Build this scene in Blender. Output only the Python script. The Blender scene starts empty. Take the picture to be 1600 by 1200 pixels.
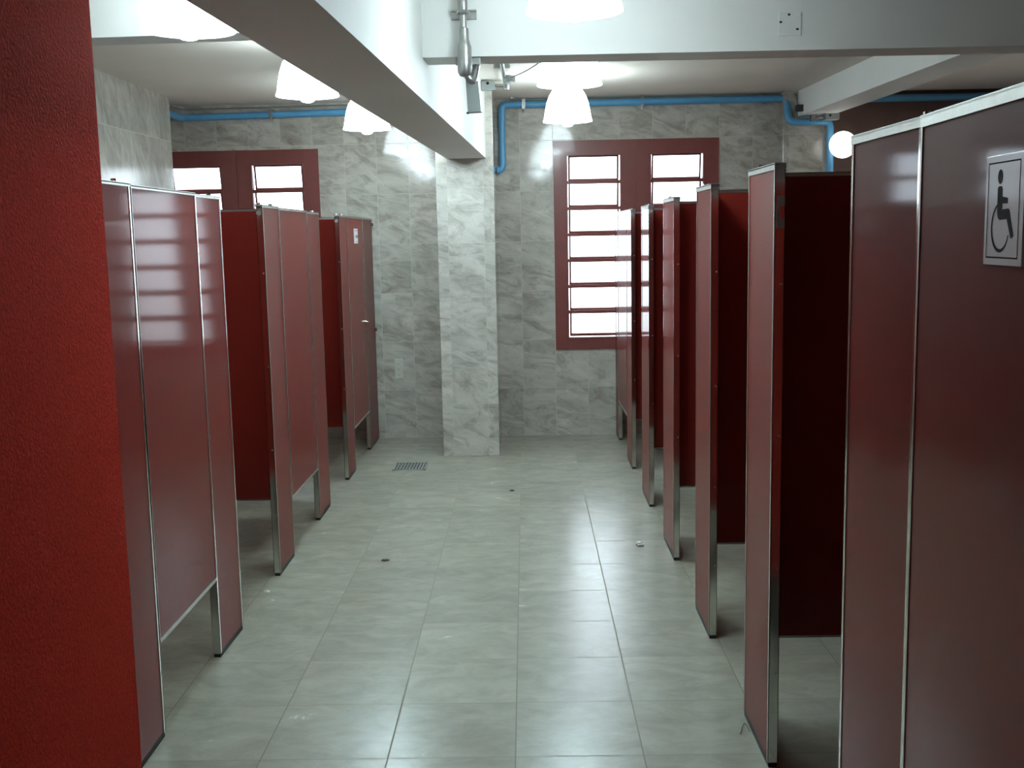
import bpy, bmesh, math, random
from mathutils import Vector, Matrix

random.seed(4)
SC = bpy.context.scene
COL = SC.collection

# ------------------------------------------------------------------ materials
def new_mat(name):
    m = bpy.data.materials.new(name)
    m.use_nodes = True
    nt = m.node_tree
    return m, nt, nt.nodes['Principled BSDF']

def simple(name, col, rough=.5, metal=0., coat=0., coat_r=.1, spec=.5, bump=0., bscale=200., var=0., vscale=6.):
    m, nt, b = new_mat(name)
    b.inputs['Base Color'].default_value = (*col, 1)
    b.inputs['Roughness'].default_value = rough
    b.inputs['Metallic'].default_value = metal
    b.inputs['Coat Weight'].default_value = coat
    b.inputs['Coat Roughness'].default_value = coat_r
    b.inputs['Specular IOR Level'].default_value = spec
    g = nt.nodes.new('ShaderNodeNewGeometry')
    if bump:
        n = nt.nodes.new('ShaderNodeTexNoise'); n.inputs['Scale'].default_value = bscale
        n.inputs['Detail'].default_value = 3
        bp = nt.nodes.new('ShaderNodeBump'); bp.inputs['Strength'].default_value = bump
        bp.inputs['Distance'].default_value = .004
        nt.links.new(g.outputs['Position'], n.inputs['Vector'])
        nt.links.new(n.outputs['Fac'], bp.inputs['Height'])
        nt.links.new(bp.outputs['Normal'], b.inputs['Normal'])
        if coat:
            nt.links.new(bp.outputs['Normal'], b.inputs['Coat Normal'])
    if var:
        n = nt.nodes.new('ShaderNodeTexNoise'); n.inputs['Scale'].default_value = vscale
        n.inputs['Detail'].default_value = 6
        nt.links.new(g.outputs['Position'], n.inputs['Vector'])
        r = nt.nodes.new('ShaderNodeValToRGB')
        r.color_ramp.elements[0].position = .3; r.color_ramp.elements[1].position = .7
        r.color_ramp.elements[0].color = (*[c * (1 - var) for c in col], 1)
        r.color_ramp.elements[1].color = (*[min(1, c * (1 + var)) for c in col], 1)
        nt.links.new(n.outputs['Fac'], r.inputs['Fac'])
        nt.links.new(r.outputs['Color'], b.inputs['Base Color'])
    return m

def emitter(name, col, strength):
    m, nt, b = new_mat(name)
    b.inputs['Base Color'].default_value = (*col, 1)
    b.inputs['Emission Color'].default_value = (*col, 1)
    b.inputs['Emission Strength'].default_value = strength
    b.inputs['Roughness'].default_value = .3
    return m

def tiles(name, wu, wv, ou, ov, axes, base_lo, base_hi, vein, grout, gw_u, gw_v, rough, stretch, vein_amt=.6, bump=.15, scale=5., coat=0., row_soft=1.0, vsc=1.1):
    """Tiled stone; axes = which world axes run along the tile's width and height."""
    m, nt, b = new_mat(name)
    N, L = nt.nodes, nt.links
    geo = N.new('ShaderNodeNewGeometry')
    sep = N.new('ShaderNodeSeparateXYZ'); L.new(geo.outputs['Position'], sep.inputs[0])
    def math_(op, a, bb=None, c=None):
        n = N.new('ShaderNodeMath'); n.operation = op
        for i, v in enumerate((a, bb, c)):
            if v is None: continue
            if isinstance(v, (int, float)): n.inputs[i].default_value = v
            else: L.new(v, n.inputs[i])
        return n.outputs[0]
    u = math_('DIVIDE', math_('SUBTRACT', sep.outputs[axes[0]], ou), wu)
    v = math_('DIVIDE', math_('SUBTRACT', sep.outputs[axes[1]], ov), wv)
    fu, fv = math_('FLOOR', u), math_('FLOOR', v)
    cu = math_('ABSOLUTE', math_('SUBTRACT', math_('SUBTRACT', u, fu), .5))
    cv = math_('ABSOLUTE', math_('SUBTRACT', math_('SUBTRACT', v, fv), .5))
    gu = math_('GREATER_THAN', cu, .5 - gw_u / wu / 2)
    gv = math_('MULTIPLY', math_('GREATER_THAN', cv, .5 - gw_v / wv / 2), row_soft)
    gm = math_('MAXIMUM', gu, gv)
    cid = N.new('ShaderNodeCombineXYZ'); L.new(fu, cid.inputs[0]); L.new(fv, cid.inputs[1])
    wn = N.new('ShaderNodeTexWhiteNoise'); wn.noise_dimensions = '3D'; L.new(cid.outputs[0], wn.inputs['Vector'])
    off = N.new('ShaderNodeVectorMath'); off.operation = 'SCALE'; off.inputs['Scale'].default_value = 37.
    L.new(wn.outputs['Color'], off.inputs[0])
    pv = N.new('ShaderNodeCombineXYZ')
    L.new(math_('MULTIPLY', math_('ADD', sep.outputs[axes[0]], math_('MULTIPLY', sep.outputs[axes[1]], stretch[2])), stretch[0]), pv.inputs[0])
    L.new(math_('MULTIPLY', sep.outputs[axes[1]], stretch[1]), pv.inputs[1])
    add = N.new('ShaderNodeVectorMath'); add.operation = 'ADD'
    L.new(pv.outputs[0], add.inputs[0]); L.new(off.outputs[0], add.inputs[1])
    n1 = N.new('ShaderNodeTexNoise'); n1.inputs['Scale'].default_value = scale; n1.inputs['Detail'].default_value = 8
    n1.inputs['Roughness'].default_value = .65; n1.inputs['Distortion'].default_value = .7
    L.new(add.outputs[0], n1.inputs['Vector'])
    r1 = N.new('ShaderNodeValToRGB')
    r1.color_ramp.elements[0].position = .3; r1.color_ramp.elements[0].color = (*base_lo, 1)
    r1.color_ramp.elements[1].position = .7; r1.color_ramp.elements[1].color = (*base_hi, 1)
    L.new(n1.outputs['Fac'], r1.inputs['Fac'])
    n2 = N.new('ShaderNodeTexNoise'); n2.inputs['Scale'].default_value = scale * vsc; n2.inputs['Detail'].default_value = 10
    n2.inputs['Roughness'].default_value = .75; n2.inputs['Distortion'].default_value = 1.1
    L.new(add.outputs[0], n2.inputs['Vector'])
    r2 = N.new('ShaderNodeValToRGB')
    r2.color_ramp.elements[0].position = .47; r2.color_ramp.elements[0].color = (0, 0, 0, 1)
    r2.color_ramp.elements[1].position = .76; r2.color_ramp.elements[1].color = (vein_amt,) * 3 + (1,)
    L.new(n2.outputs['Fac'], r2.inputs['Fac'])
    mx = N.new('ShaderNodeMix'); mx.data_type = 'RGBA'
    L.new(r2.outputs['Color'], mx.inputs['Factor']); L.new(r1.outputs['Color'], mx.inputs['A'])
    mx.inputs['B'].default_value = (*vein, 1)
    # slight tone of each tile
    tone = math_('MULTIPLY_ADD', wn.outputs['Value'], .12, .94)
    mt = N.new('ShaderNodeVectorMath'); mt.operation = 'SCALE'
    L.new(mx.outputs['Result'], mt.inputs[0]); L.new(tone, mt.inputs['Scale'])
    mg = N.new('ShaderNodeMix'); mg.data_type = 'RGBA'
    L.new(gm, mg.inputs['Factor']); L.new(mt.outputs[0], mg.inputs['A']); mg.inputs['B'].default_value = (*grout, 1)
    L.new(mg.outputs['Result'], b.inputs['Base Color'])
    rr = math_('ADD', math_('MULTIPLY_ADD', n1.outputs['Fac'], .12, rough - .06), math_('MULTIPLY', gm, .35))
    L.new(rr, b.inputs['Roughness'])
    bp = N.new('ShaderNodeBump'); bp.inputs['Strength'].default_value = bump; bp.inputs['Distance'].default_value = .003
    L.new(math_('SUBTRACT', math_('MULTIPLY', n1.outputs['Fac'], .02), gm), bp.inputs['Height'])
    L.new(bp.outputs['Normal'], b.inputs['Normal'])
    b.inputs['Coat Weight'].default_value = coat
    return m

M = {}
M['panel'] = simple('maroon_laminate', (.175, .0155, .0105), .5, coat=.38, coat_r=.07, spec=.06, bump=.008, bscale=60, var=.08, vscale=3)
M['alu'] = simple('brushed_aluminium', (.62, .62, .58), .28, metal=1., var=.06, vscale=40)
M['chrome'] = simple('polished_steel', (.72, .72, .68), .13, metal=1., bump=.02, bscale=30)
M['rubber'] = simple('black_rubber', (.012, .012, .012), .6, var=.2)
M['white'] = simple('white_paint', (.78, .80, .785), .6, var=.03, vscale=2, bump=.03, bscale=60)
M['ceil'] = simple('ceiling_paint', (.85, .80, .72), .75, var=.03, vscale=1.5, bump=.03, bscale=60)
M['plaster'] = simple('red_plaster', (.34, .021, .011), .85, bump=.7, bscale=110, var=.22, vscale=80, spec=.05)
M['maroonwall'] = simple('dark_maroon_paint', (.125, .070, .056), .6, bump=.2, bscale=60, var=.1)
M['winframe'] = simple('maroon_enamel', (.17, .040, .034), .42, coat=.3, var=.08, vscale=10)
M['pipe'] = simple('blue_pvc', (.10, .33, .56), .35, var=.05, vscale=15)
M['galv'] = simple('galvanised_metal', (.36, .37, .36), .36, metal=.85, var=.12, vscale=60)
M['greybox'] = simple('grey_enamel', (.27, .30, .29), .45, var=.05)
M['dark'] = simple('dark_steel', (.05, .05, .05), .45, metal=.6, var=.1)
M['cable'] = simple('grey_cable', (.22, .21, .20), .6, var=.1)
M['cover'] = simple('painted_cover', (.77, .79, .775), .55, var=.03)
M['hole'] = simple('dark_hole', (.008, .008, .008), .9, var=.1)
M['outlet'] = simple('ivory_plastic', (.50, .50, .43), .4, var=.04)
M['signw'] = simple('white_acrylic', (.88, .86, .92), .35, coat=.2, var=.02)
M['signk'] = simple('dark_ink', (.012, .012, .018), .7, spec=.1, var=.05)
M['signg'] = simple('grey_ink', (.16, .20, .20), .5, var=.05)
M['drain'] = simple('steel_grate', (.34, .35, .33), .4, metal=.5, var=.2, vscale=50)
M['paper'] = simple('white_tissue', (.75, .76, .74), .8, var=.05, vscale=80)
M['dirt'] = simple('brown_crumb', (.06, .05, .04), .9, var=.2, vscale=80)
M['thread'] = simple('dark_thread', (.05, .05, .05), .8, var=.1)
M['tab'] = simple('dull_silver', (.42, .44, .46), .5, metal=.2, var=.1)
M['socket'] = simple('white_porcelain', (.7, .7, .68), .4, var=.02)
LAMPC = (.79, .95, 1.0)
M['shade'] = emitter('lit_frosted_glass', LAMPC, 20)
M['bulb'] = emitter('lit_bulb', LAMPC, 78)
M['globe'] = emitter('lit_opal_globe', (1, .98, .92), 2.2)

T_LO, T_HI, T_V, T_G = (.345, .325, .285), (.545, .52, .47), (.17, .147, .115), (.50, .48, .44)
M['tile_y'] = tiles('grey_marble_tile', .26, .39, .025, 0, ('X', 'Z'), T_LO, T_HI, T_V, T_G, .0025, .0025, .085, (.75, 1.3, .8), 1.0)
M['tile_yl'] = tiles('grey_marble_tile_left', .25, .39, -.85, 0, ('X', 'Z'), T_LO, T_HI, T_V, T_G, .0025, .0025, .085, (.75, 1.3, .8), 1.0)
M['tile_p'] = tiles('pale_marble_tile', .26, .39, -.495, 0, ('X', 'Z'), (.44, .42, .375), (.64, .61, .56), T_V, T_G, .0025, .0025, .08, (.75, 1.3, .8), .9)
M['tile_x'] = tiles('grey_marble_tile_side', .26, .39, 4.96, 0, ('Y', 'Z'), T_LO, T_HI, T_V, T_G, .003, .003, .18, (1.5, .8, .5), .5)
M['floor'] = tiles('beige_floor_tile', .40, .40, 0, 0, ('X', 'Y'), (.262, .254, .203), (.352, .340, .280), (.215, .195, .145), (.14, .115, .07),
                   .0045, .006, .25, (.9, 1.5, 0), .45, bump=.05, scale=6., row_soft=.8)

def glass_mat():
    m, nt, b = new_mat('window_glass')
    N, L = nt.nodes, nt.links
    N.remove(b)
    out = [n for n in N if n.type == 'OUTPUT_MATERIAL'][0]
    t = N.new('ShaderNodeBsdfTransparent'); t.inputs[0].default_value = (.93, .95, .95, 1)
    g = N.new('ShaderNodeBsdfGlossy'); g.inputs['Roughness'].default_value = .05
    fr = N.new('ShaderNodeFresnel'); fr.inputs[0].default_value = 1.45
    mx = N.new('ShaderNodeMixShader')
    L.new(fr.outputs[0], mx.inputs[0]); L.new(t.outputs[0], mx.inputs[1]); L.new(g.outputs[0], mx.inputs[2])
    L.new(mx.outputs[0], out.inputs[0])
    return m
M['glass'] = glass_mat()

# ------------------------------------------------------------------ mesh helpers
class MB:
    """Collects shapes, in world coordinates, for ONE mesh object."""
    def __init__(self): self.bm = bmesh.new()
    def box(self, x0, x1, y0, y1, z0, z1, bevel=0.):
        r = bmesh.ops.create_cube(self.bm, size=1)
        vs = r['verts']
        for v in vs:
            v.co = Vector(((x0 + x1) / 2 + v.co.x * (x1 - x0), (y0 + y1) / 2 + v.co.y * (y1 - y0), (z0 + z1) / 2 + v.co.z * (z1 - z0)))
        if bevel:
            es = list({e for v in vs for e in v.link_edges})
            bmesh.ops.bevel(self.bm, geom=es, offset=bevel, segments=2, affect='EDGES', profile=.5)
        return self
    def hexa(self, bot, top):
        """prism between two quads"""
        b = [self.bm.verts.new(p) for p in bot]; t = [self.bm.verts.new(p) for p in top]
        n = len(b)
        self.bm.faces.new(b[::-1]); self.bm.faces.new(t)
        for i in range(n):
            self.bm.faces.new((b[i], b[(i + 1) % n], t[(i + 1) % n], t[i]))
        return self
    def tube(self, pts, r, seg=14, caps=True):
        pts = [Vector(p) for p in pts]
        rings = []
        up = None
        for i, p in enumerate(pts):
            d = (pts[min(i + 1, len(pts) - 1)] - pts[max(i - 1, 0)]).normalized()
            if up is None:
                up = Vector((0, 0, 1)) if abs(d.z) < .9 else Vector((1, 0, 0))
            a = d.cross(up).normalized(); bb = a.cross(d).normalized(); up = bb
            rr = r[i] if isinstance(r, (list, tuple)) else r
            rings.append([self.bm.verts.new(p + (a * math.cos(t) + bb * math.sin(t)) * rr) for t in [2 * math.pi * k / seg for k in range(seg)]])
        for A, B in zip(rings, rings[1:]):
            for k in range(seg):
                self.bm.faces.new((A[k], A[(k + 1) % seg], B[(k + 1) % seg], B[k]))
        if caps:
            self.bm.faces.new(rings[0][::-1]); self.bm.faces.new(rings[-1])
        return self
    def lathe(self, c, prof, seg=48, close=True):
        rings = []
        for r, z in prof:
            rings.append([self.bm.verts.new((c[0] + r * math.cos(t), c[1] + r * math.sin(t), c[2] + z)) for t in [2 * math.pi * k / seg for k in range(seg)]])
        for A, B in zip(rings, rings[1:]):
            for k in range(seg):
                self.bm.faces.new((A[k], A[(k + 1) % seg], B[(k + 1) % seg], B[k]))
        if close:
            self.bm.faces.new(rings[0][::-1]); self.bm.faces.new(rings[-1])
        return self
    def sphere(self, c, r, sc=(1, 1, 1), u=24, v=16):
        res = bmesh.ops.create_uvsphere(self.bm, u_segments=u, v_segments=v, radius=r)
        for w in res['verts']:
            w.co = Vector((c[0] + w.co.x * sc[0], c[1] + w.co.y * sc[1], c[2] + w.co.z * sc[2]))
        return self
    def disc(self, c, axis, r, h, seg=16):
        a = Vector(axis).normalized(); c = Vector(c)
        return self.tube([c, c + a * h], r, seg)
    def build(self, name, mat, parent=None, smooth=False):
        bmesh.ops.recalc_face_normals(self.bm, faces=self.bm.faces)
        if parent is not None:
            off = parent_origin(parent)
            for v in self.bm.verts: v.co -= off
        me = bpy.data.meshes.new(name); self.bm.to_mesh(me); self.bm.free()
        me.materials.append(mat)
        if smooth:
            for p in me.polygons: p.use_smooth = True
            try: me.set_sharp_from_angle(angle=math.radians(40))
            except Exception: pass
        o = bpy.data.objects.new(name, me); COL.objects.link(o)
        if parent is not None: o.parent = parent
        return o

def parent_origin(o):
    v = Vector((0, 0, 0))
    while o is not None:
        v += o.location; o = o.parent
    return v

def thing(name, label, cat, loc, group=None):
    o = bpy.data.objects.new(name, None); COL.objects.link(o)
    o.empty_display_size = .05
    o.location = loc; o['label'] = label; o['category'] = cat
    if group: o['group'] = group
    return o
def tag(o, label, cat, group=None):
    o['label'] = label; o['category'] = cat
    if group: o['group'] = group
    return o
def struct(name, mb, mat, label, cat, smooth=False):
    o = mb.build(name, mat, None, smooth); o['kind'] = 'structure'; o['label'] = label; o['category'] = cat
    return o

def arc(p0, p1, p2, n=6):
    """quadratic corner from p0 to p2 with control p1"""
    p0, p1, p2 = Vector(p0), Vector(p1), Vector(p2)
    return [p0 * (1 - t) ** 2 + p1 * 2 * t * (1 - t) + p2 * t * t for t in [k / n for k in range(n + 1)]]

def path(pts, rad):
    """polyline with rounded corners"""
    pts = [Vector(p) for p in pts]; out = [pts[0]]
    for a, b, c in zip(pts, pts[1:], pts[2:]):
        d0 = (a - b).normalized() * rad; d1 = (c - b).normalized() * rad
        out += arc(b + d0, b, b + d1)
    out.append(pts[-1]); return out

# ------------------------------------------------------------------ setting
CZ = 2.66
YB = 5.51
struct('floor', MB().box(-3.1, 4.4, -6.1, 5.7, -.12, 0), M['floor'], 'beige grey square-tiled floor down the aisle between the stalls', 'floor')
struct('ceiling', MB().box(-3.1, 4.4, -6.1, 5.7, CZ, CZ + .12), M['ceil'], 'pale painted ceiling slab above the beams', 'ceiling')

W1 = (-2.845, -1.555, .696, 2.312)
W2 = (.288, 1.581, .696, 2.335)
def wall_with_hole(x0, x1, w):
    mb = MB()
    mb.box(x0, w[0], YB, YB + .16, 0, CZ); mb.box(w[1], x1, YB, YB + .16, 0, CZ)
    mb.box(w[0], w[1], YB, YB + .16, 0, w[2]); mb.box(w[0], w[1], YB, YB + .16, w[3], CZ)
    return mb
struct('wall_back', wall_with_hole(-.37, 2.40, W2), M['tile_y'], 'grey marble-tiled end wall around the fully visible louvred window', 'wall')
struct('wall_back_left', wall_with_hole(-3.1, -.37, W1), M['tile_yl'], 'grey marble-tiled end wall left of the pillar, with the electrical outlet', 'wall')
struct('wall_back_right', MB().box(2.40, 4.4, YB, YB + .16, 0, CZ), M['maroonwall'], 'dark maroon end wall behind the round globe light', 'wall')
struct('wall_left', MB().box(-3.0, -2.53, -6, 4.955, 0, CZ), M['tile_x'], 'grey tiled side wall seen above the left stalls', 'wall')
struct('wall_left_recess', MB().box(-3.1, -3.0, 4.955, YB, 0, CZ), M['tile_x'], 'side of the window recess behind the tiled side wall', 'wall')
wr = MB().box(4.3, 4.4, -6, 1.9, 0, CZ).box(4.3, 4.4, 4.9, YB, 0, CZ).box(4.3, 4.4, 1.9, 4.9, 0, .9).box(4.3, 4.4, 1.9, 4.9, 2.3, CZ)  # opening for the unseen window added to light the bay
struct('wall_right', wr, M['maroonwall'], 'side wall of the right-hand bay', 'wall')
struct('wall_front', MB().box(-3.0, 4.4, -6.1, -6.0, 0, CZ), M['white'], 'wall behind the viewer', 'wall')
struct('wall_near_left', MB().box(-1.33, -1.135, -6.0, -.10, 0, CZ), M['plaster'], 'rough red plastered wall filling the near left side', 'wall')
struct('wall_right_stalls', MB().box(2.06, 2.16, -3.2, 5.40, 0, 1.76), M['maroonwall'], 'unseen low wall closing the backs of the right stalls, added to keep them dark', 'wall')  # out of view; added to block light leaking into the stalls

struct('pillar', MB().box(-.572, -.160, 4.71, YB, 0, CZ, .003), M['tile_p'], 'pale marble-tiled pillar carrying the end of the long beam', 'pillar')
struct('pillar_right', MB().box(2.055, 2.40, 5.40, YB, 0, CZ, .003), M['tile_y'], 'tiled pillar under the end of the right beam', 'pillar')

def xr(y): return -.213 - .038 * (4.72 - y)
def xl(y): return -.486 - .040 * (4.84 - y)
yn = -6.0
struct('ceiling_beam_long', MB().hexa([(xl(yn), yn, 2.16), (xr(yn), yn, 2.16), (xr(4.71), 4.71, 2.16), (xl(4.71), 4.71, 2.16)],
       [(xl(yn), yn, CZ), (xr(yn), yn, CZ), (xr(4.71), 4.71, CZ), (xl(4.71), 4.71, CZ)]), M['white'],
       'long white ceiling beam running down the room to the tiled pillar', 'beam')
struct('ceiling_beam_cross', MB().hexa([(xr(1.32), 1.32, 2.33), (4.3, 1.38, 2.33), (4.3, 1.58, 2.33), (xr(1.52), 1.52, 2.33)],
       [(xr(1.32), 1.32, CZ), (4.3, 1.38, CZ), (4.3, 1.58, CZ), (xr(1.52), 1.52, CZ)]), M['white'],
       'white cross beam with the conduit and square cover on its face', 'beam')
struct('ceiling_beam_cross_left', MB().hexa([(-2.53, 1.34, 2.43), (xl(1.3), 1.22, 2.43), (xl(1.4), 1.40, 2.43), (-2.53, 1.52, 2.43)],
       [(-2.53, 1.34, CZ), (xl(1.3), 1.22, CZ), (xl(1.4), 1.40, CZ), (-2.53, 1.52, CZ)]), M['white'],
       'white cross beam left of the long beam, behind the nearest left lamp', 'beam')
struct('ceiling_beam_right', MB().hexa([(2.30, 1.50, 2.47), (2.56, 1.50, 2.47), (2.40, YB, 2.47), (2.163, YB, 2.47)],
       [(2.30, 1.50, CZ), (2.56, 1.50, CZ), (2.40, YB, CZ), (2.163, YB, CZ)]), M['white'],
       'white ceiling beam over the right stalls ending above the blue pipe', 'beam')

# ------------------------------------------------------------------ windows
def window(name, w, label):
    x0, x1, z0, z1 = w
    root = thing(name, label, 'window', ((x0 + x1) / 2, YB, z0)); root['kind'] = 'structure'
    xm = (x0 + x1) / 2
    cols = [(x0 + .109, xm - .125), (xm + .118, x1 - .124)]
    zt, zb = z1 - .118, z0 + .016 + .08
    f = MB(); ya, yb = YB - .012, YB + .05
    f.box(x0, cols[0][0], ya, yb, z0, z1); f.box(cols[0][1], xm - .003, ya, yb, z0, z1)
    f.box(xm + .003, cols[1][0], ya, yb, z0, z1); f.box(cols[1][1], x1, ya, yb, z0, z1)
    f.box(xm - .003, xm + .003, ya + .006, yb, z0, z1)
    for a, b in cols:
        f.box(a, b, ya, yb, z0, zb); f.box(a, b, ya, yb, zt, z1)
        # inner lip around each opening
        f.box(a - .012, b + .012, ya - .006, ya + .002, zt, zt + .006)
        f.box(a - .012, b + .012, ya - .006, ya + .002, zb - .008, zb)
        f.box(a - .012, a, ya - .006, ya + .002, zb, zt); f.box(b, b + .012, ya - .006, ya + .002, zb, zt)
    n = 7; ph = (zt - zb) / n
    for a, b in cols:
        for k in range(1, n):
            f.box(a, b, YB - .004, YB + .020, zt - k * ph - .014, zt - k * ph + .012)
    f.build('window_frame', M['winframe'], root)
    proto = None
    for ci, (a, b) in enumerate(cols):
        for k in range(n):
            ztop = zt - k * ph
            wd, h = (b - a) - .016, ph - .006
            if proto is None:
                s = MB(); t = .013
                s.box(-wd / 2, wd / 2, -.012, .012, -h - .006, -h + .016); s.box(-wd / 2, wd / 2, -.009, .009, -t, .001)
                s.box(-wd / 2, -wd / 2 + .014, -.009, .009, -h, 0); s.box(wd / 2 - .014, wd / 2, -.009, .009, -h, 0)
                so = s.build('sash', M['winframe']); so.parent = root
                g = MB().box(-wd / 2 + .01, wd / 2 - .01, -.002, .002, -h + .012, -.006)
                go = g.build('pane', M['glass']); go.parent = so
                proto = (so, go, (a, b))
            else:
                so = proto[0].copy(); COL.objects.link(so); so.parent = root
                go = proto[1].copy(); COL.objects.link(go); go.parent = so
                so.scale.x = ((b - a) - .016) / ((proto[2][1] - proto[2][0]) - .016)
            so.location = Vector(((a + b) / 2, YB + .024, ztop + .003)) - root.location
            so.rotation_euler = (math.radians(11), 0, 0)
    return root
window('window_1', W1, 'maroon louvred window behind the left stalls, only its top rows showing')
window('window_2', W2, 'maroon louvred window right of the pillar, two columns of tilted panes')

w3 = thing('window_added', 'unseen wide window added to bring daylight into the right-hand bay', 'window', (4.35, 3.4, .9)); w3['kind'] = 'structure'  # unseen window, added only as a daylight source for the right bay
f3 = MB()
for k in range(4): f3.box(4.32, 4.38, 1.9 + k * .98, 1.96 + k * .98, .9, 2.3)
f3.box(4.32, 4.38, 1.9, 4.9, .9, .96); f3.box(4.32, 4.38, 1.9, 4.9, 2.24, 2.3)
f3.build('window_frame', M['winframe'], w3)
MB().box(4.345, 4.351, 1.93, 4.87, .93, 2.27).build('pane', M['glass'], w3)

# ------------------------------------------------------------------ stall partitions
XR, XL, TH = .765, -1.155, .030
def top_h(y):
    pts = [(-3, 1.808), (-.8, 1.808), (.1, 1.799), (1.2, 1.790), (2.2, 1.777), (3.3, 1.768), (6, 1.766)]
    for (a, ha), (b, hb) in zip(pts, pts[1:]):
        if a <= y <= b: return ha + (hb - ha) * (y - a) / (b - a)
    return 1.78
def sides(side):
    return (XR, XR + TH) if side > 0 else (XL - TH, XL)

def pilaster(side, y0, y1, label, hinge_edges=(), latch_edge=None, bracket=False, disc=False, tabs=False):
    xa, xb = sides(side)
    ym = (y0 + y1) / 2; h = top_h(ym) - (.006 if side < 0 else 0)
    root = thing('stall_pilaster', label, 'stall post panel', ((xa + xb) / 2, ym, 0), 'maroon pilasters of the ' + ('right' if side > 0 else 'left') + ' stalls')
    MB().box(xa + .002, xb - .002, y0 + .002, y1 - .002, .02, h - .004, .001).build('panel', M['panel'], root)
    for ys, s in ((y0, 1), (y1, -1)):
        c = MB()
        e = ys + s * .003
        c.box(xa, xb, min(ys, e), max(ys, e), .015, h - .001)
        l = ys + s * .013
        c.box(xa, xa + .002, min(ys, l), max(ys, l), .015, h - .001)
        c.box(xb - .002, xb, min(ys, l), max(ys, l), .015, h - .001)
        c.build('edge_channel', M['chrome'], root)
        for zz in (.30, .62, 1.02, 1.46):
            MB().disc(((xa + xb) / 2 + .006, ys, zz), (0, -s, 0), .0035, .0018, 10).build('screw', M['alu'], root)
    cap = MB().box(xa - .0015, xb + .0015, y0 - .001, y1 + .001, h - .003, h + .002)
    ch = .017 if side > 0 else .009
    cap.box(xa - .0015, xa + .001, y0 - .001, y1 + .001, h - ch, h); cap.box(xb - .001, xb + .0015, y0 - .001, y1 + .001, h - ch, h)
    cap.build('top_cap', M['alu'], root)
    MB().box(xa + .002, xb - .002, y0 + .002, y1 - .002, 0, .02).build('foot', M['rubber'], root)
    back = xb if side > 0 else xa
    for ye in hinge_edges:
        s = 1 if ye == y0 else -1
        hb = MB().tube([(back, ye + s * .05, h + .002), (back, ye + s * .05, h + .014)], .010, 12)
        hb.box(back - .012, back + .012, ye + s * .05 - .03, ye + s * .05 + .03, h + .001, h + .006, .001)
        hb.build('hinge_bracket', M['chrome'], root)
    if tabs:
        ye = y0; t = MB()
        for zc, sg in ((1.695, 1), (1.632, -1)):
            t.box(xa + .006, xb - .002, ye - .0045, ye - .0005, zc - .013, zc + .013, .001)
            t.box(xa + .006, xa + .012, ye - .0055, ye - .0005, zc - sg * .035, zc, .001)
        t.build('latch_keeper', M['tab'], root)
    if disc:
        MB().disc((xa + .012, y0, h - .035), (0, -1, 0), .011, .004, 18).build('cap_button', M['alu'], root, True)
    if bracket:
        for zz in (1.715, .885):
            MB().box(xb - .006, xb + .013, y1 - .022, y1 - .001, zz - .012, zz + .012, .002).build('wall_bracket', M['dark'], root)
    return root

def stall_door(side, y0, y1, label, zb=.31, latch=False):
    xa, xb = sides(side)
    ym = (y0 + y1) / 2; h = top_h(ym) - (.006 if side < 0 else 0)
    root = thing('stall_door', label, 'toilet door', ((xa + xb) / 2, ym, zb), 'closed maroon doors of the ' + ('right' if side > 0 else 'left') + ' stalls')
    MB().box(xa + .002, xb - .002, y0 + .002, y1 - .002, zb + .002, h - .004, .001).build('panel', M['panel'], root)
    for ys, s in ((y0, 1), (y1, -1)):
        c = MB(); e = ys + s * .003; l = ys + s * .008
        c.box(xa, xb, min(ys, e), max(ys, e), zb, h - .001)
        c.box(xa, xa + .002, min(ys, l), max(ys, l), zb, h - .001); c.box(xb - .002, xb, min(ys, l), max(ys, l), zb, h - .001)
        c.build('edge_channel', M['alu'], root)
    ch = .019 if side > 0 else .009
    cap = MB().box(xa - .0015, xb + .0015, y0, y1, h - .003, h + .002)
    cap.box(xa - .0015, xa + .001, y0, y1, h - ch, h); cap.box(xb - .001, xb + .0015, y0, y1, h - ch, h)
    cap.build('top_cap', M['alu'], root)
    b = MB().box(xa - .001, xb + .001, y0, y1, zb - .002, zb + .001); b.box(xa - .001, xa + .001, y0, y1, zb, zb + .012); b.box(xb - .001, xb + .001, y0, y1, zb, zb + .012)
    b.build('bottom_trim', M['alu'], root)
    if latch:
        f = xb if side < 0 else xa; d = 1 if side < 0 else -1
        k = MB().disc((f - d * .001, y1 - .045, .985), (d, 0, 0), .016, .012, 20).disc((f + d * .01, y1 - .045, .985), (d, 0, 0), .008, .012, 16)
        k.build('latch_knob', M['chrome'], root, True)
    return root

def divider(side, y, label):
    xa, xb = (XR + TH + .0025, 2.06) if side > 0 else (-2.53, XL - TH - .0025)
    h, zb = top_h(y) - .014, .32
    root = thing('stall_divider', label, 'stall partition', ((xa + xb) / 2, y, zb), 'maroon divider panels inside the ' + ('right' if side > 0 else 'left') + ' stalls')
    MB().box(xa, xb, y, y + .030, zb + .002, h - .002).build('panel', M['panel'], root)
    t = MB().box(xa, xb, y - .0015, y + .0315, h - .003, h); t.box(xa, xb, y - .0015, y + .0005, h - .012, h); t.box(xa, xb, y + .0295, y + .0315, h - .012, h)
    t.build('top_trim', M['alu'], root)
    t = MB().box(xa, xb, y - .0015, y + .0315, zb, zb + .003); t.box(xa, xb, y - .0015, y + .0005, zb, zb + .006)
    t.build('bottom_trim', M['alu'], root)
    return root

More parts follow.
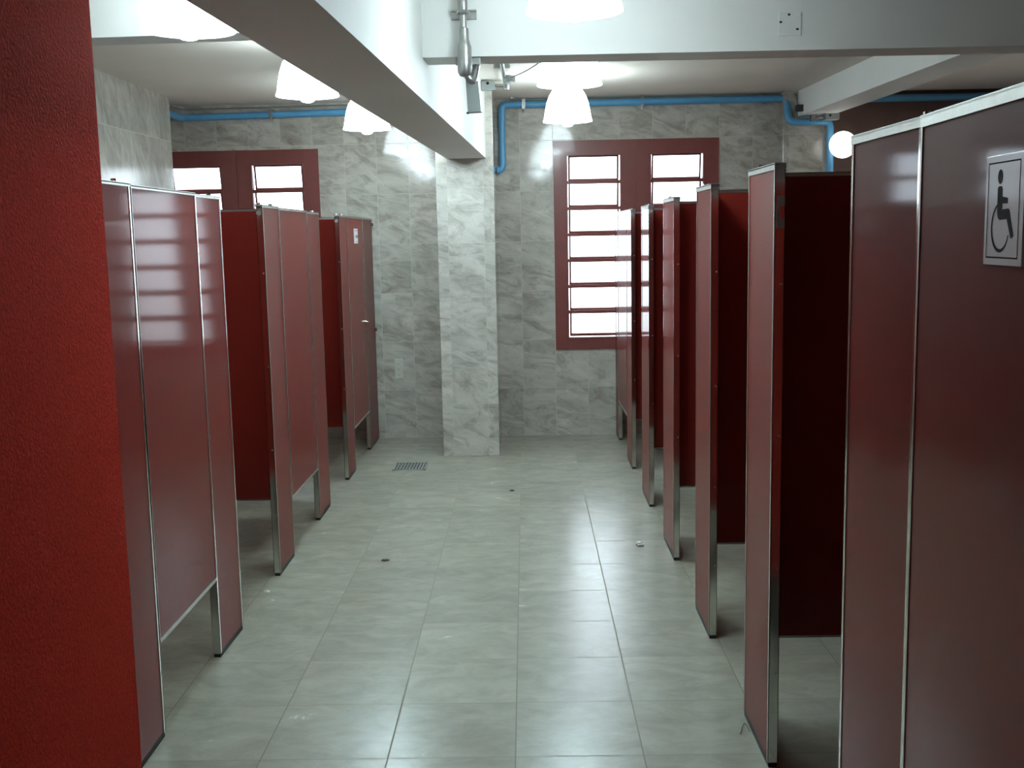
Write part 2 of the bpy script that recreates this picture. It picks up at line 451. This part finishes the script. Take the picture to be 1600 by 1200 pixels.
# right row, from the viewer to the window
RP = [(-1.228, -.830), (-.088, .280), (.977, 1.341), (2.037, 2.438), (3.112, 3.50), (4.168, 4.530), (5.238, 5.507)]
RL = ['wide maroon pilaster hinged to the door with the wheelchair sign',
      'maroon pilaster with two silver latch tabs on its edge, standing alone between two open stalls',
      'maroon pilaster with a round button on its edge, next after the one with latch tabs',
      'maroon pilaster beside the white paper scrap on the floor',
      'slim maroon pilaster in front of the window, beyond the paper scrap',
      'maroon pilaster on the near side of the far closed right-hand door',
      'last maroon pilaster on the right, against the end wall under the window']
for i, ((a, b), l) in enumerate(zip(RP, RL)):
    pilaster(1, a, b, l, hinge_edges=((a,) if i == 0 else (b,)), tabs=(i == 1), disc=(i in (2, 4)), bracket=False)
near_door = stall_door(1, -2.13, -1.234, 'maroon stall door carrying the white wheelchair sign')
for ch in near_door.children:                                                 # pivot on the hinge side, slightly ajar
    for v in ch.data.vertices: v.co.y += -1.682 + 1.234
near_door.location.y = -1.234; near_door.rotation_euler.z = -.030
rp0 = [o for o in bpy.data.objects if o.get('label') == RL[0]][0]
rp0.rotation_euler.z = math.radians(1.0)
stall_door(1, 4.535, 5.233, 'maroon closed door at the far end of the right row, below the window')
for y, l in ((-.985, 'divider panel behind the wide pilaster of the wheelchair-sign door'),
             (.145, 'dark maroon divider seen through the nearest open right stall'),
             (1.212, 'dark maroon divider behind the pilaster with latch tabs'),
             (2.253, 'dark maroon divider in the third open right stall, beyond the button-edged pilaster'),
             (3.267, 'narrow strip of dark divider beyond the pilaster beside the paper scrap'),
             (4.300, 'farthest dark divider on the right, just before the far closed door')):
    divider(1, y, l)
# left row
LP = [(-.095, .178), (.853, 1.166), (1.884, 2.222), (2.925, 3.272), (3.978, 4.283), (5.025, 5.507)]
LL = ['narrow maroon pilaster touching the rough red plaster wall',
      'maroon pilaster on the far side of the door reflecting the window louvres',
      'maroon pilaster just past the first open left stall',
      'maroon pilaster on the far side of the middle closed left door',
      'maroon pilaster on the near side of the left door with the small white notice',
      'last maroon pilaster on the left, bracketed to the tiled end wall']
for i, ((a, b), l) in enumerate(zip(LP, LL)):
    he = {0: (b,), 1: (b,), 2: (a, b), 3: (b,), 4: (a, b), 5: ()}[i]
    pilaster(-1, a, b, l, hinge_edges=he, bracket=(i == 5), disc=(i in (2, 4)))
lp1 = [o for o in bpy.data.objects if o.get('label') == LL[1]][0]
lp1.rotation_euler.z = math.radians(-1.3)
stall_door(-1, .182, .848, 'maroon left door with the sharp reflection of the window louvres', zb=.317)
stall_door(-1, 2.227, 2.920, 'maroon middle closed door in the left row, between two open stalls', zb=.300)
stall_door(-1, 4.288, 5.020, 'maroon far left door bearing a small white notice', zb=.295, latch=True)
for y, l in ((1.040, 'divider panel behind the pilaster beyond the door reflecting the window'),
             (3.130, 'divider panel behind the pilaster beyond the middle left door'),
             (2.115, 'dark maroon divider seen through the first open left stall'),
             (4.180, 'dark red divider seen through the second open left stall, before the door with the notice')):
    divider(-1, y, l)

# ------------------------------------------------------------------ wheelchair sign on the near right door
xs = XR
sg = thing('accessibility_sign', 'white wheelchair-symbol sign on the near right stall door', 'sign', (xs, -1.60, 1.636))
y0s, y1s, z0s, z1s = -1.668, -1.530, 1.557, 1.716
MB().box(xs - .004, xs + .001, y0s, y1s, z0s, z1s, .0008).build('plate', M['signw'], sg)
b = MB(); xq0, xq1 = xs - .0043, xs - .0035
yb0, yb1, zb0, zb1 = -1.654, -1.540, 1.567, 1.706
b.box(xq0, xq1, yb0, yb1, zb1 - .0022, zb1); b.box(xq0, xq1, yb0, yb1, zb0, zb0 + .0022)
b.box(xq0, xq1, yb0, yb0 + .0018, zb0, zb1); b.box(xq0, xq1, yb1 - .0018, yb1, zb0, zb1)
b.build('border_line', M['signk'], sg)
s = MB()
def sp(p): return (xq0, p[0], p[1])
def poly(pts):
    s.hexa([(xq0, *p) for p in pts], [(xq1, *p) for p in pts])
def ell(cy, cz, ry, rz, n=24):
    poly([(cy + ry * math.cos(2 * math.pi * k / n), cz + rz * math.sin(2 * math.pi * k / n)) for k in range(n)])
ell(-1.5845, 1.6845, .0088, .0105)                                             # head
poly([(-1.5765, 1.668), (-1.580, 1.671), (-1.590, 1.671), (-1.594, 1.667), (-1.594, 1.656), (-1.614, 1.6535), (-1.6145, 1.6455), (-1.595, 1.646),
      (-1.595, 1.6375), (-1.6165, 1.6385), (-1.6205, 1.636), (-1.6375, 1.600), (-1.632, 1.596), (-1.628, 1.5965), (-1.6125, 1.6235), (-1.586, 1.6225), (-1.580, 1.626), (-1.577, 1.634)])
prev = None
ring_o = []; ring_i = []
for k in range(21):                                                            # open wheel
    t = math.radians(68 - k * 11.4)
    cy, cz = -1.590, 1.6125
    wv = .0022 + .0032 * math.sin(math.pi * k / 20) ** 1.0
    yy, zz = math.cos(t), math.sin(t)
    ring_o.append((cy + (.0315 + wv / 2) * yy, cz + (.0345 + wv / 2) * zz)); ring_i.append((cy + (.0315 - wv / 2) * yy, cz + (.0345 - wv / 2) * zz))
for k in range(20):
    poly([ring_o[k], ring_o[k + 1], ring_i[k + 1], ring_i[k]])
s.build('wheelchair_symbol', M['signk'], sg)

piv = near_door.location.copy(); piv.z = 0
rot = Matrix.Rotation(-.030, 4, 'Z')
sg.location = piv + rot @ (sg.location + Vector((0, -.024, 0)) - piv); sg.rotation_euler.z = -.030

# small notice on the far left door
xn = XL
nt_ = thing('door_notice', 'small white notice with a dark band on the far left door', 'sign', (xn, 4.67, 1.63))
MB().box(xn - .001, xn + .003, 4.585, 4.745, 1.575, 1.680, .0006).build('plate', M['signw'], nt_)
d = MB().box(xn + .0025, xn + .0040, 4.635, 4.740, 1.613, 1.634); d.build('dark_band', M['signg'], nt_)
d = MB().box(xn + .0025, xn + .0036, 4.60, 4.735, 1.664, 1.668); d.box(xn + .0025, xn + .0036, 4.60, 4.735, 1.586, 1.589); d.build('printed_line', M['signg'], nt_)

# ------------------------------------------------------------------ lamps
def lamp(x, y, z, label, long=False):
    root = thing('ceiling_lamp', label, 'lamp', (x, y, z), 'bell-shaped ceiling lamps')
    R = .163
    prof = [(.052, .232), (.075, .222), (.100, .200), (.122, .165), (.138, .120), (.148, .070), (.155, .025), (.163, .000),
            (.157, .001), (.149, .026), (.142, .070), (.132, .119), (.116, .162), (.096, .195), (.072, .216), (.050, .226)]
    MB().lathe((x, y, z), prof, 56, close=False).build('lamp_shade', M['shade'], root, True)
    MB().lathe((x, y, z), [(.006, -.034), (.028, -.029), (.043, -.013), (.049, .010), (.046, .045), (.034, .085), (.024, .12), (.02, .15)], 28).build('bulb', M['bulb'], root, True)
    so = MB().lathe((x, y, z), [(.022, .145), (.03, .15), (.034, .19), (.052, .226), (.054, .250), (.038, .262), (.03, CZ - z - .03)], 28)
    so.build('lamp_socket', M['socket'], root, True)
    MB().lathe((x, y, z), [(.055, CZ - z - .032), (.06, CZ - z - .02), (.06, CZ - z)], 28).build('ceiling_rose', M['socket'], root, True)
LZ = 2.35
lamp(.353, 4.19, LZ, 'lit bell lamp farthest down the aisle, hanging before the window wall')
lamp(.294, 2.40, LZ, 'lit bell lamp just behind the white cross beam')
lamp(.238, .57, LZ, 'lit bell lamp cut by the top edge, in front of the cross beam')
lamp(-1.012, 4.43, LZ, 'lit bell lamp farthest back behind the long beam, above the far left door')
lamp(-1.060, 2.60, LZ, 'middle lit bell lamp of the three partly hidden by the long beam')
lamp(-1.114, .75, LZ, 'largest lit bell lamp left of the long beam, beside the red plaster wall')

gl = thing('globe_light', 'round glowing globe light on the dark maroon wall', 'lamp', (2.455, 5.20, 2.238))
MB().sphere((2.455, 5.19, 2.236), .100, u=40, v=24).build('globe', M['globe'], gl, True)
MB().disc((2.50, 5.485, 2.236), (0, 1, 0), .055, .028, 28).tube([(2.50, 5.49, 2.236), (2.46, 5.27, 2.236)], .016, 14).build('wall_base', M['socket'], gl, True)

# ------------------------------------------------------------------ blue water pipes
def clip(root, x, y, z, r=.03):
    c = MB().box(x - .014, x + .014, y - r - .004, y + .045, z + r, z + r + .012)
    c.box(x - .013, x + .013, y - r - .004, y - r, z - r, z + r + .004); c.box(x - .013, x + .013, y - r - .004, y, z - r - .005, z - r)
    c.tube([(x, y - r * .6, z - r - .004), (x, y - r * .6, z - r - .03)], .008, 10)
    return c.build('pipe_clip', M['galv'], root)
PY_, PR = 5.465, .027
p = thing('water_pipe', 'blue water pipe along the top of the window wall, dropping by the pillar', 'pipe', (1.0, PY_, 2.615))
MB().tube(path([(-.155, PY_ - .005, 2.115), (-.108, PY_, 2.115), (-.108, PY_, 2.612), (2.085, PY_ - .03, 2.612), (2.085, PY_ - .12, 2.425), (2.40, PY_ - .12, 2.425), (2.412, PY_ - .12, 1.30)], .05), PR, 18).build('pipe_run', M['pipe'], p, True)
for x in (.063, .978, 1.886): clip(p, x, PY_, 2.612)
p = thing('water_pipe', 'blue water pipe above the left window, partly behind the lamps', 'pipe', (-1.5, PY_, 2.57))
MB().tube(path([(-2.60, 4.99, 2.565), (-2.60, PY_, 2.565), (-.575, PY_, 2.595)], .045), PR, 18).build('pipe_run', M['pipe'], p, True)
clip(p, -1.897, PY_, 2.575)
tag(MB().tube([(2.42, PY_, 2.60), (4.3, PY_, 2.60)], PR, 18).build('water_pipe', M['pipe'], None, True), 'blue water pipe high on the dark maroon wall beyond the right beam', 'pipe')

# cables clipped above the pipes
def cable(pts, label, r=.006):
    tag(MB().tube(pts, r, 8).build('cable', M['cable'], None, True), label, 'cable')
cable(path([(-2.60, 5.02, 2.63), (-2.60, 5.50, 2.632), (-.575, 5.50, 2.645)], .03), 'thin grey cable above the blue pipe over the left window')
cable(path([(-.02, 4.72, 2.575), (0.0, 5.45, 2.650), (.3, 5.49, 2.652), (2.05, 5.49, 2.652), (2.138, 5.47, 2.652), (2.140, 5.38, 2.640), (2.141, 5.29, 2.545)], .04), 'thin grey cable above the blue pipe over the fully visible window')
wpts = []
for k in range(17):
    t = k / 16; a = Vector((-.005, 3.98, 2.615)); b_ = Vector((.30, 2.44, 2.605))
    v = a.lerp(b_, t); v.z -= .03 * math.sin(math.pi * t); wpts.append(v)
cable(wpts, 'thin sagging wire from the ceiling conduit to the lamp behind the cross beam', .004)

# ------------------------------------------------------------------ conduit on the cross beam
cx, cy = -.172, 1.268
cd = thing('metal_conduit', 'grey metal conduit with a long fitting on the face of the cross beam', 'conduit', (cx, cy, 2.25))
MB().tube([(cx, cy, CZ), (cx, cy, 2.41)], .0135, 16).build('pipe', M['galv'], cd, True)
MB().lathe((cx, cy, 0), [(.018, 2.548), (.019, 2.545), (.019, 2.50), (.018, 2.498)], 18).build('coupling', M['galv'], cd, True)
fb = MB().lathe((cx + .002, cy, 0), [(.006, 2.243), (.020, 2.247), (.028, 2.262), (.029, 2.30), (.028, 2.36), (.022, 2.378), (.019, 2.388), (.0185, 2.43), (.014, 2.433)], 22)
fb.build('conduit_fitting', M['galv'], cd, True)
MB().tube(path([(cx + .004, cy + .005, 2.262), (cx + .030, cy + .012, 2.222), (cx + .040, cy + .05, 2.262), (cx + .045, cy + .10, 2.312)], .02), .015, 14).build('elbow', M['galv'], cd, True)
for (zz, yy, xx) in ((2.49, 1.313, cx + .002), (2.318, 1.345, cx + .012)):
    k = MB().box(xx - .050, xx + .050, yy - .006, yy + .007, zz - .018, zz + .018, .002)
    k.box(xx - .050, xx + .050, yy - .018, yy, zz + .012, zz + .018)
    k.build('clamp_plate', M['galv'], cd)
MB().tube([(cx - .020, cy - .006, 2.49), (cx - .012, cy - .020, 2.49), (cx + .012, cy - .020, 2.49), (cx + .020, cy - .006, 2.49)], .008, 8).build('clamp_band', M['galv'], cd, True)

hb = thing('hanging_box', 'small grey metal box hanging below the conduit elbow', 'electrical box', (-.145, 1.45, 2.115))
MB().hexa([(-.170, 1.42, 2.122), (-.115, 1.42, 2.124), (-.111, 1.47, 2.124), (-.168, 1.47, 2.122)],
          [(-.176, 1.42, 2.258), (-.124, 1.42, 2.246), (-.118, 1.47, 2.246), (-.172, 1.47, 2.258)]).build('cover', M['greybox'], hb)
MB().tube([(-.150, 1.445, 2.245), (-.150, 1.445, 2.335)], .007, 10).build('hanger', M['galv'], hb)
MB().box(-.175, -.165, 1.415, 1.425, 2.115, 2.123).build('corner_screw', M['dark'], hb)

jb = thing('junction_box', 'grey junction box with a dark hole high on the long beam by the pillar', 'electrical box', (-.17, 4.40, 2.62))
MB().box(-.222, -.130, 4.385, 4.45, 2.590, 2.648, .003).build('box', M['greybox'], jb)
MB().disc((-.178, 4.386, 2.634), (0, -1, 0), .010, .002, 16).build('knockout_hole', M['hole'], jb)
MB().tube([(-.131, 4.42, 2.622), (-.060, 4.42, 2.618)], .012, 12).lathe((-.050, 4.42, 2.61), [(.02, -.02), (.026, -.012), (.026, .02), (.02, .028)], 16).build('side_conduit', M['galv'], jb, True)

cc = thing('ceiling_conduit', 'short metal conduit clipped to the ceiling behind the cross beam', 'conduit', (-.06, 3.9, 2.63))
MB().tube([(-.062, 2.1, 2.632), (-.062, 3.86, 2.632), (-.055, 4.36, 2.612)], .014, 12).build('pipe', M['galv'], cc, True)
MB().box(-.118, -.018, 3.74, 3.78, 2.640, CZ).build('clamp_plate', M['galv'], cc)
MB().lathe((-.035, 4.03, 2.600), [(.012, -.015), (.022, -.012), (.024, .03), (.016, .035)], 14).box(-.018, .012, 4.01, 4.05, 2.592, 2.63, .002).build('outlet_fitting', M['greybox'], cc, True)

bx = thing('junction_box', 'grey junction box under the end of the right beam above the globe light', 'electrical box', (2.36, 5.25, 2.45))
MB().box(2.325, 2.43, 5.20, 5.30, 2.425, 2.471, .003).build('box', M['greybox'], bx)
MB().disc((2.36, 5.201, 2.455), (0, -1, 0), .009, .002, 14).build('knockout_hole', M['hole'], bx)
MB().tube([(2.325, 5.25, 2.445), (2.255, 5.28, 2.437)], .013, 12).box(2.235, 2.275, 5.26, 5.31, 2.42, 2.470, .003).build('side_fitting', M['galv'], bx, True)
tag(MB().box(2.122, 2.174, 5.25, 5.31, 2.495, 2.545, .004).build('cable_clamp', M['dark']), 'small dark clamp on the side of the right beam beside the pipe bend', 'clamp')

# square cover plate on the beam
fy = 1.32 + (1.14 + .34) * .06 / 4.64
cp = thing('cover_plate', 'square white cover plate with three dark holes on the cross beam', 'cover plate', (1.135, fy, 2.43))
MB().box(1.092, 1.182, fy - .0035, fy + .003, 2.387, 2.477, .001).build('plate', M['cover'], cp)
MB().disc((1.138, fy - .003, 2.430), (0, -1, 0), .018, .002, 24).build('blank_button', M['cover'], cp, True)
for x, z in ((1.100, 2.440), (1.133, 2.468), (1.167, 2.411)):
    MB().sphere((x, fy - .0035, z), .0062, (1, .3, .7), 12, 8).build('screw_hole', M['hole'], cp, True)

# outlet on the end wall
ol = thing('wall_outlet', 'ivory electrical outlet on the tiled end wall left of the pillar', 'outlet', (-.975, YB, .565))
MB().box(-1.010, -.945, YB - .010, YB + .002, .482, .645, .004).build('face_plate', M['outlet'], ol)
for z in (.605, .560, .515):
    MB().box(-.992, -.963, YB - .013, YB - .008, z - .013, z + .013, .002).build('socket', M['outlet'], ol)
    k = MB()
    k.disc((-.984, YB - .0125, z), (0, -1, 0), .0028, .001, 8).disc((-.971, YB - .0125, z), (0, -1, 0), .0028, .001, 8)
    k.build('pin_hole', M['hole'], ol)

# ------------------------------------------------------------------ floor things
dr = thing('floor_drain', 'square steel drain grate set in the floor before the pillar', 'drain', (-.782, 4.375, 0))
X0, X1, Y0, Y1 = -.900, -.667, 4.25, 4.50
f = MB(); t = .014
f.box(X0, X1, Y0, Y0 + t, 0, .005); f.box(X0, X1, Y1 - t, Y1, 0, .005); f.box(X0, X0 + t, Y0, Y1, 0, .005); f.box(X1 - t, X1, Y0, Y1, 0, .005)
f.build('frame', M['drain'], dr)
s = MB()
for k in range(9):
    x = X0 + .028 + k * (X1 - X0 - .056) / 8
    s.box(x - .007, x + .007, Y0 + .01, Y1 - .01, .001, .0042)
for y in (Y0 + .083, Y0 + .166): s.box(X0 + .01, X1 - .01, y - .006, y + .006, .001, .0042)
s.build('grate', M['drain'], dr)
MB().box(X0 + .004, X1 - .004, Y0 + .004, Y1 - .004, 0, .0012).build('dark_well', M['hole'], dr)

def crumple(c, r, sc, mat, name, label, cat):
    mb = MB().sphere((c[0], c[1], r * sc[2] * .8), r, sc, 14, 9)
    for v in mb.bm.verts:
        d = .35 * r
        v.co += Vector((random.uniform(-d, d), random.uniform(-d, d), random.uniform(-d, d) * sc[2]))
        v.co.z = max(v.co.z, .0003)
    return tag(mb.build(name, mat), label, cat)
crumple((.626, 2.301), .020, (1, .8, .6), M['paper'], 'paper_scrap', 'crumpled white paper scrap on the floor near the right stalls', 'paper')
crumple((-1.165, 1.644), .011, (1.2, .8, .35), M['paper'], 'paper_scrap', 'tiny white paper bit by the open left stall', 'paper')
crumple((-.676, 2.11), .014, (1.4, .9, .3), M['dirt'], 'dirt_crumb', 'dark crumb on the floor left of the aisle centre', 'dirt')
crumple((-.055, 3.58), .012, (1.3, .9, .3), M['dirt'], 'dirt_crumb', 'dark crumb on the floor below the pillar', 'dirt')
tag(MB().tube(path([(.725, .13, .003), (.745, .19, .006), (.757, .215, .003), (.761, .15, .003)], .02), .0012, 6).build('thread', M['thread'], None, True),
    'short dark thread at the foot of the pilaster with latch tabs', 'thread')

# ------------------------------------------------------------------ daylight
w = bpy.data.worlds.new('overcast_sky'); SC.world = w; w.use_nodes = True
bg = w.node_tree.nodes['Background']
WN, WL = w.node_tree.nodes, w.node_tree.links
tc = WN.new('ShaderNodeTexCoord'); sx = WN.new('ShaderNodeSeparateXYZ'); rp = WN.new('ShaderNodeValToRGB')
WL.new(tc.outputs['Generated'], sx.inputs[0])
mr = WN.new('ShaderNodeMapRange'); mr.inputs['From Min'].default_value = -1; mr.inputs['From Max'].default_value = 1
WL.new(sx.outputs['Z'], mr.inputs['Value']); WL.new(mr.outputs[0], rp.inputs['Fac'])
rp.color_ramp.elements[0].position = .42; rp.color_ramp.elements[0].color = (.28, .27, .25, 1)   # pale ground outside
rp.color_ramp.elements[1].position = .50; rp.color_ramp.elements[1].color = (.80, .90, 1.0, 1)   # white overcast sky
WL.new(rp.outputs['Color'], bg.inputs['Color']); bg.inputs['Strength'].default_value = 8.0

# ------------------------------------------------------------------ camera
cam = bpy.data.cameras.new('camera'); co = bpy.data.objects.new('camera', cam); COL.objects.link(co)
F, YAW, PIT, ROL = 1710.08, -.0148436, .1355746, -.0198219
cam.sensor_fit = 'HORIZONTAL'; cam.sensor_width = 36.; cam.lens = F * 36 / 1600
cam.clip_start = .02; cam.clip_end = 100
cyw, syw, cp_, sp_, cr, sr = math.cos(YAW), math.sin(YAW), math.cos(PIT), math.sin(PIT), math.cos(ROL), math.sin(ROL)
fwd = Vector((syw * cp_, cyw * cp_, -sp_)); right = Vector((cyw, -syw, 0)); up = right.cross(fwd)
r2 = right * cr + up * sr; u2 = -right * sr + up * cr
co.matrix_world = Matrix(((r2.x, u2.x, -fwd.x, .0599545), (r2.y, u2.y, -fwd.y, -3.2278887), (r2.z, u2.z, -fwd.z, 1.6152894), (0, 0, 0, 1)))
SC.camera = co

SC.view_settings.view_transform = 'Standard'
SC.view_settings.look = 'None'
SC.view_settings.gamma = 1
SC.view_settings.use_curve_mapping = False
SC.view_settings.exposure = 0.0
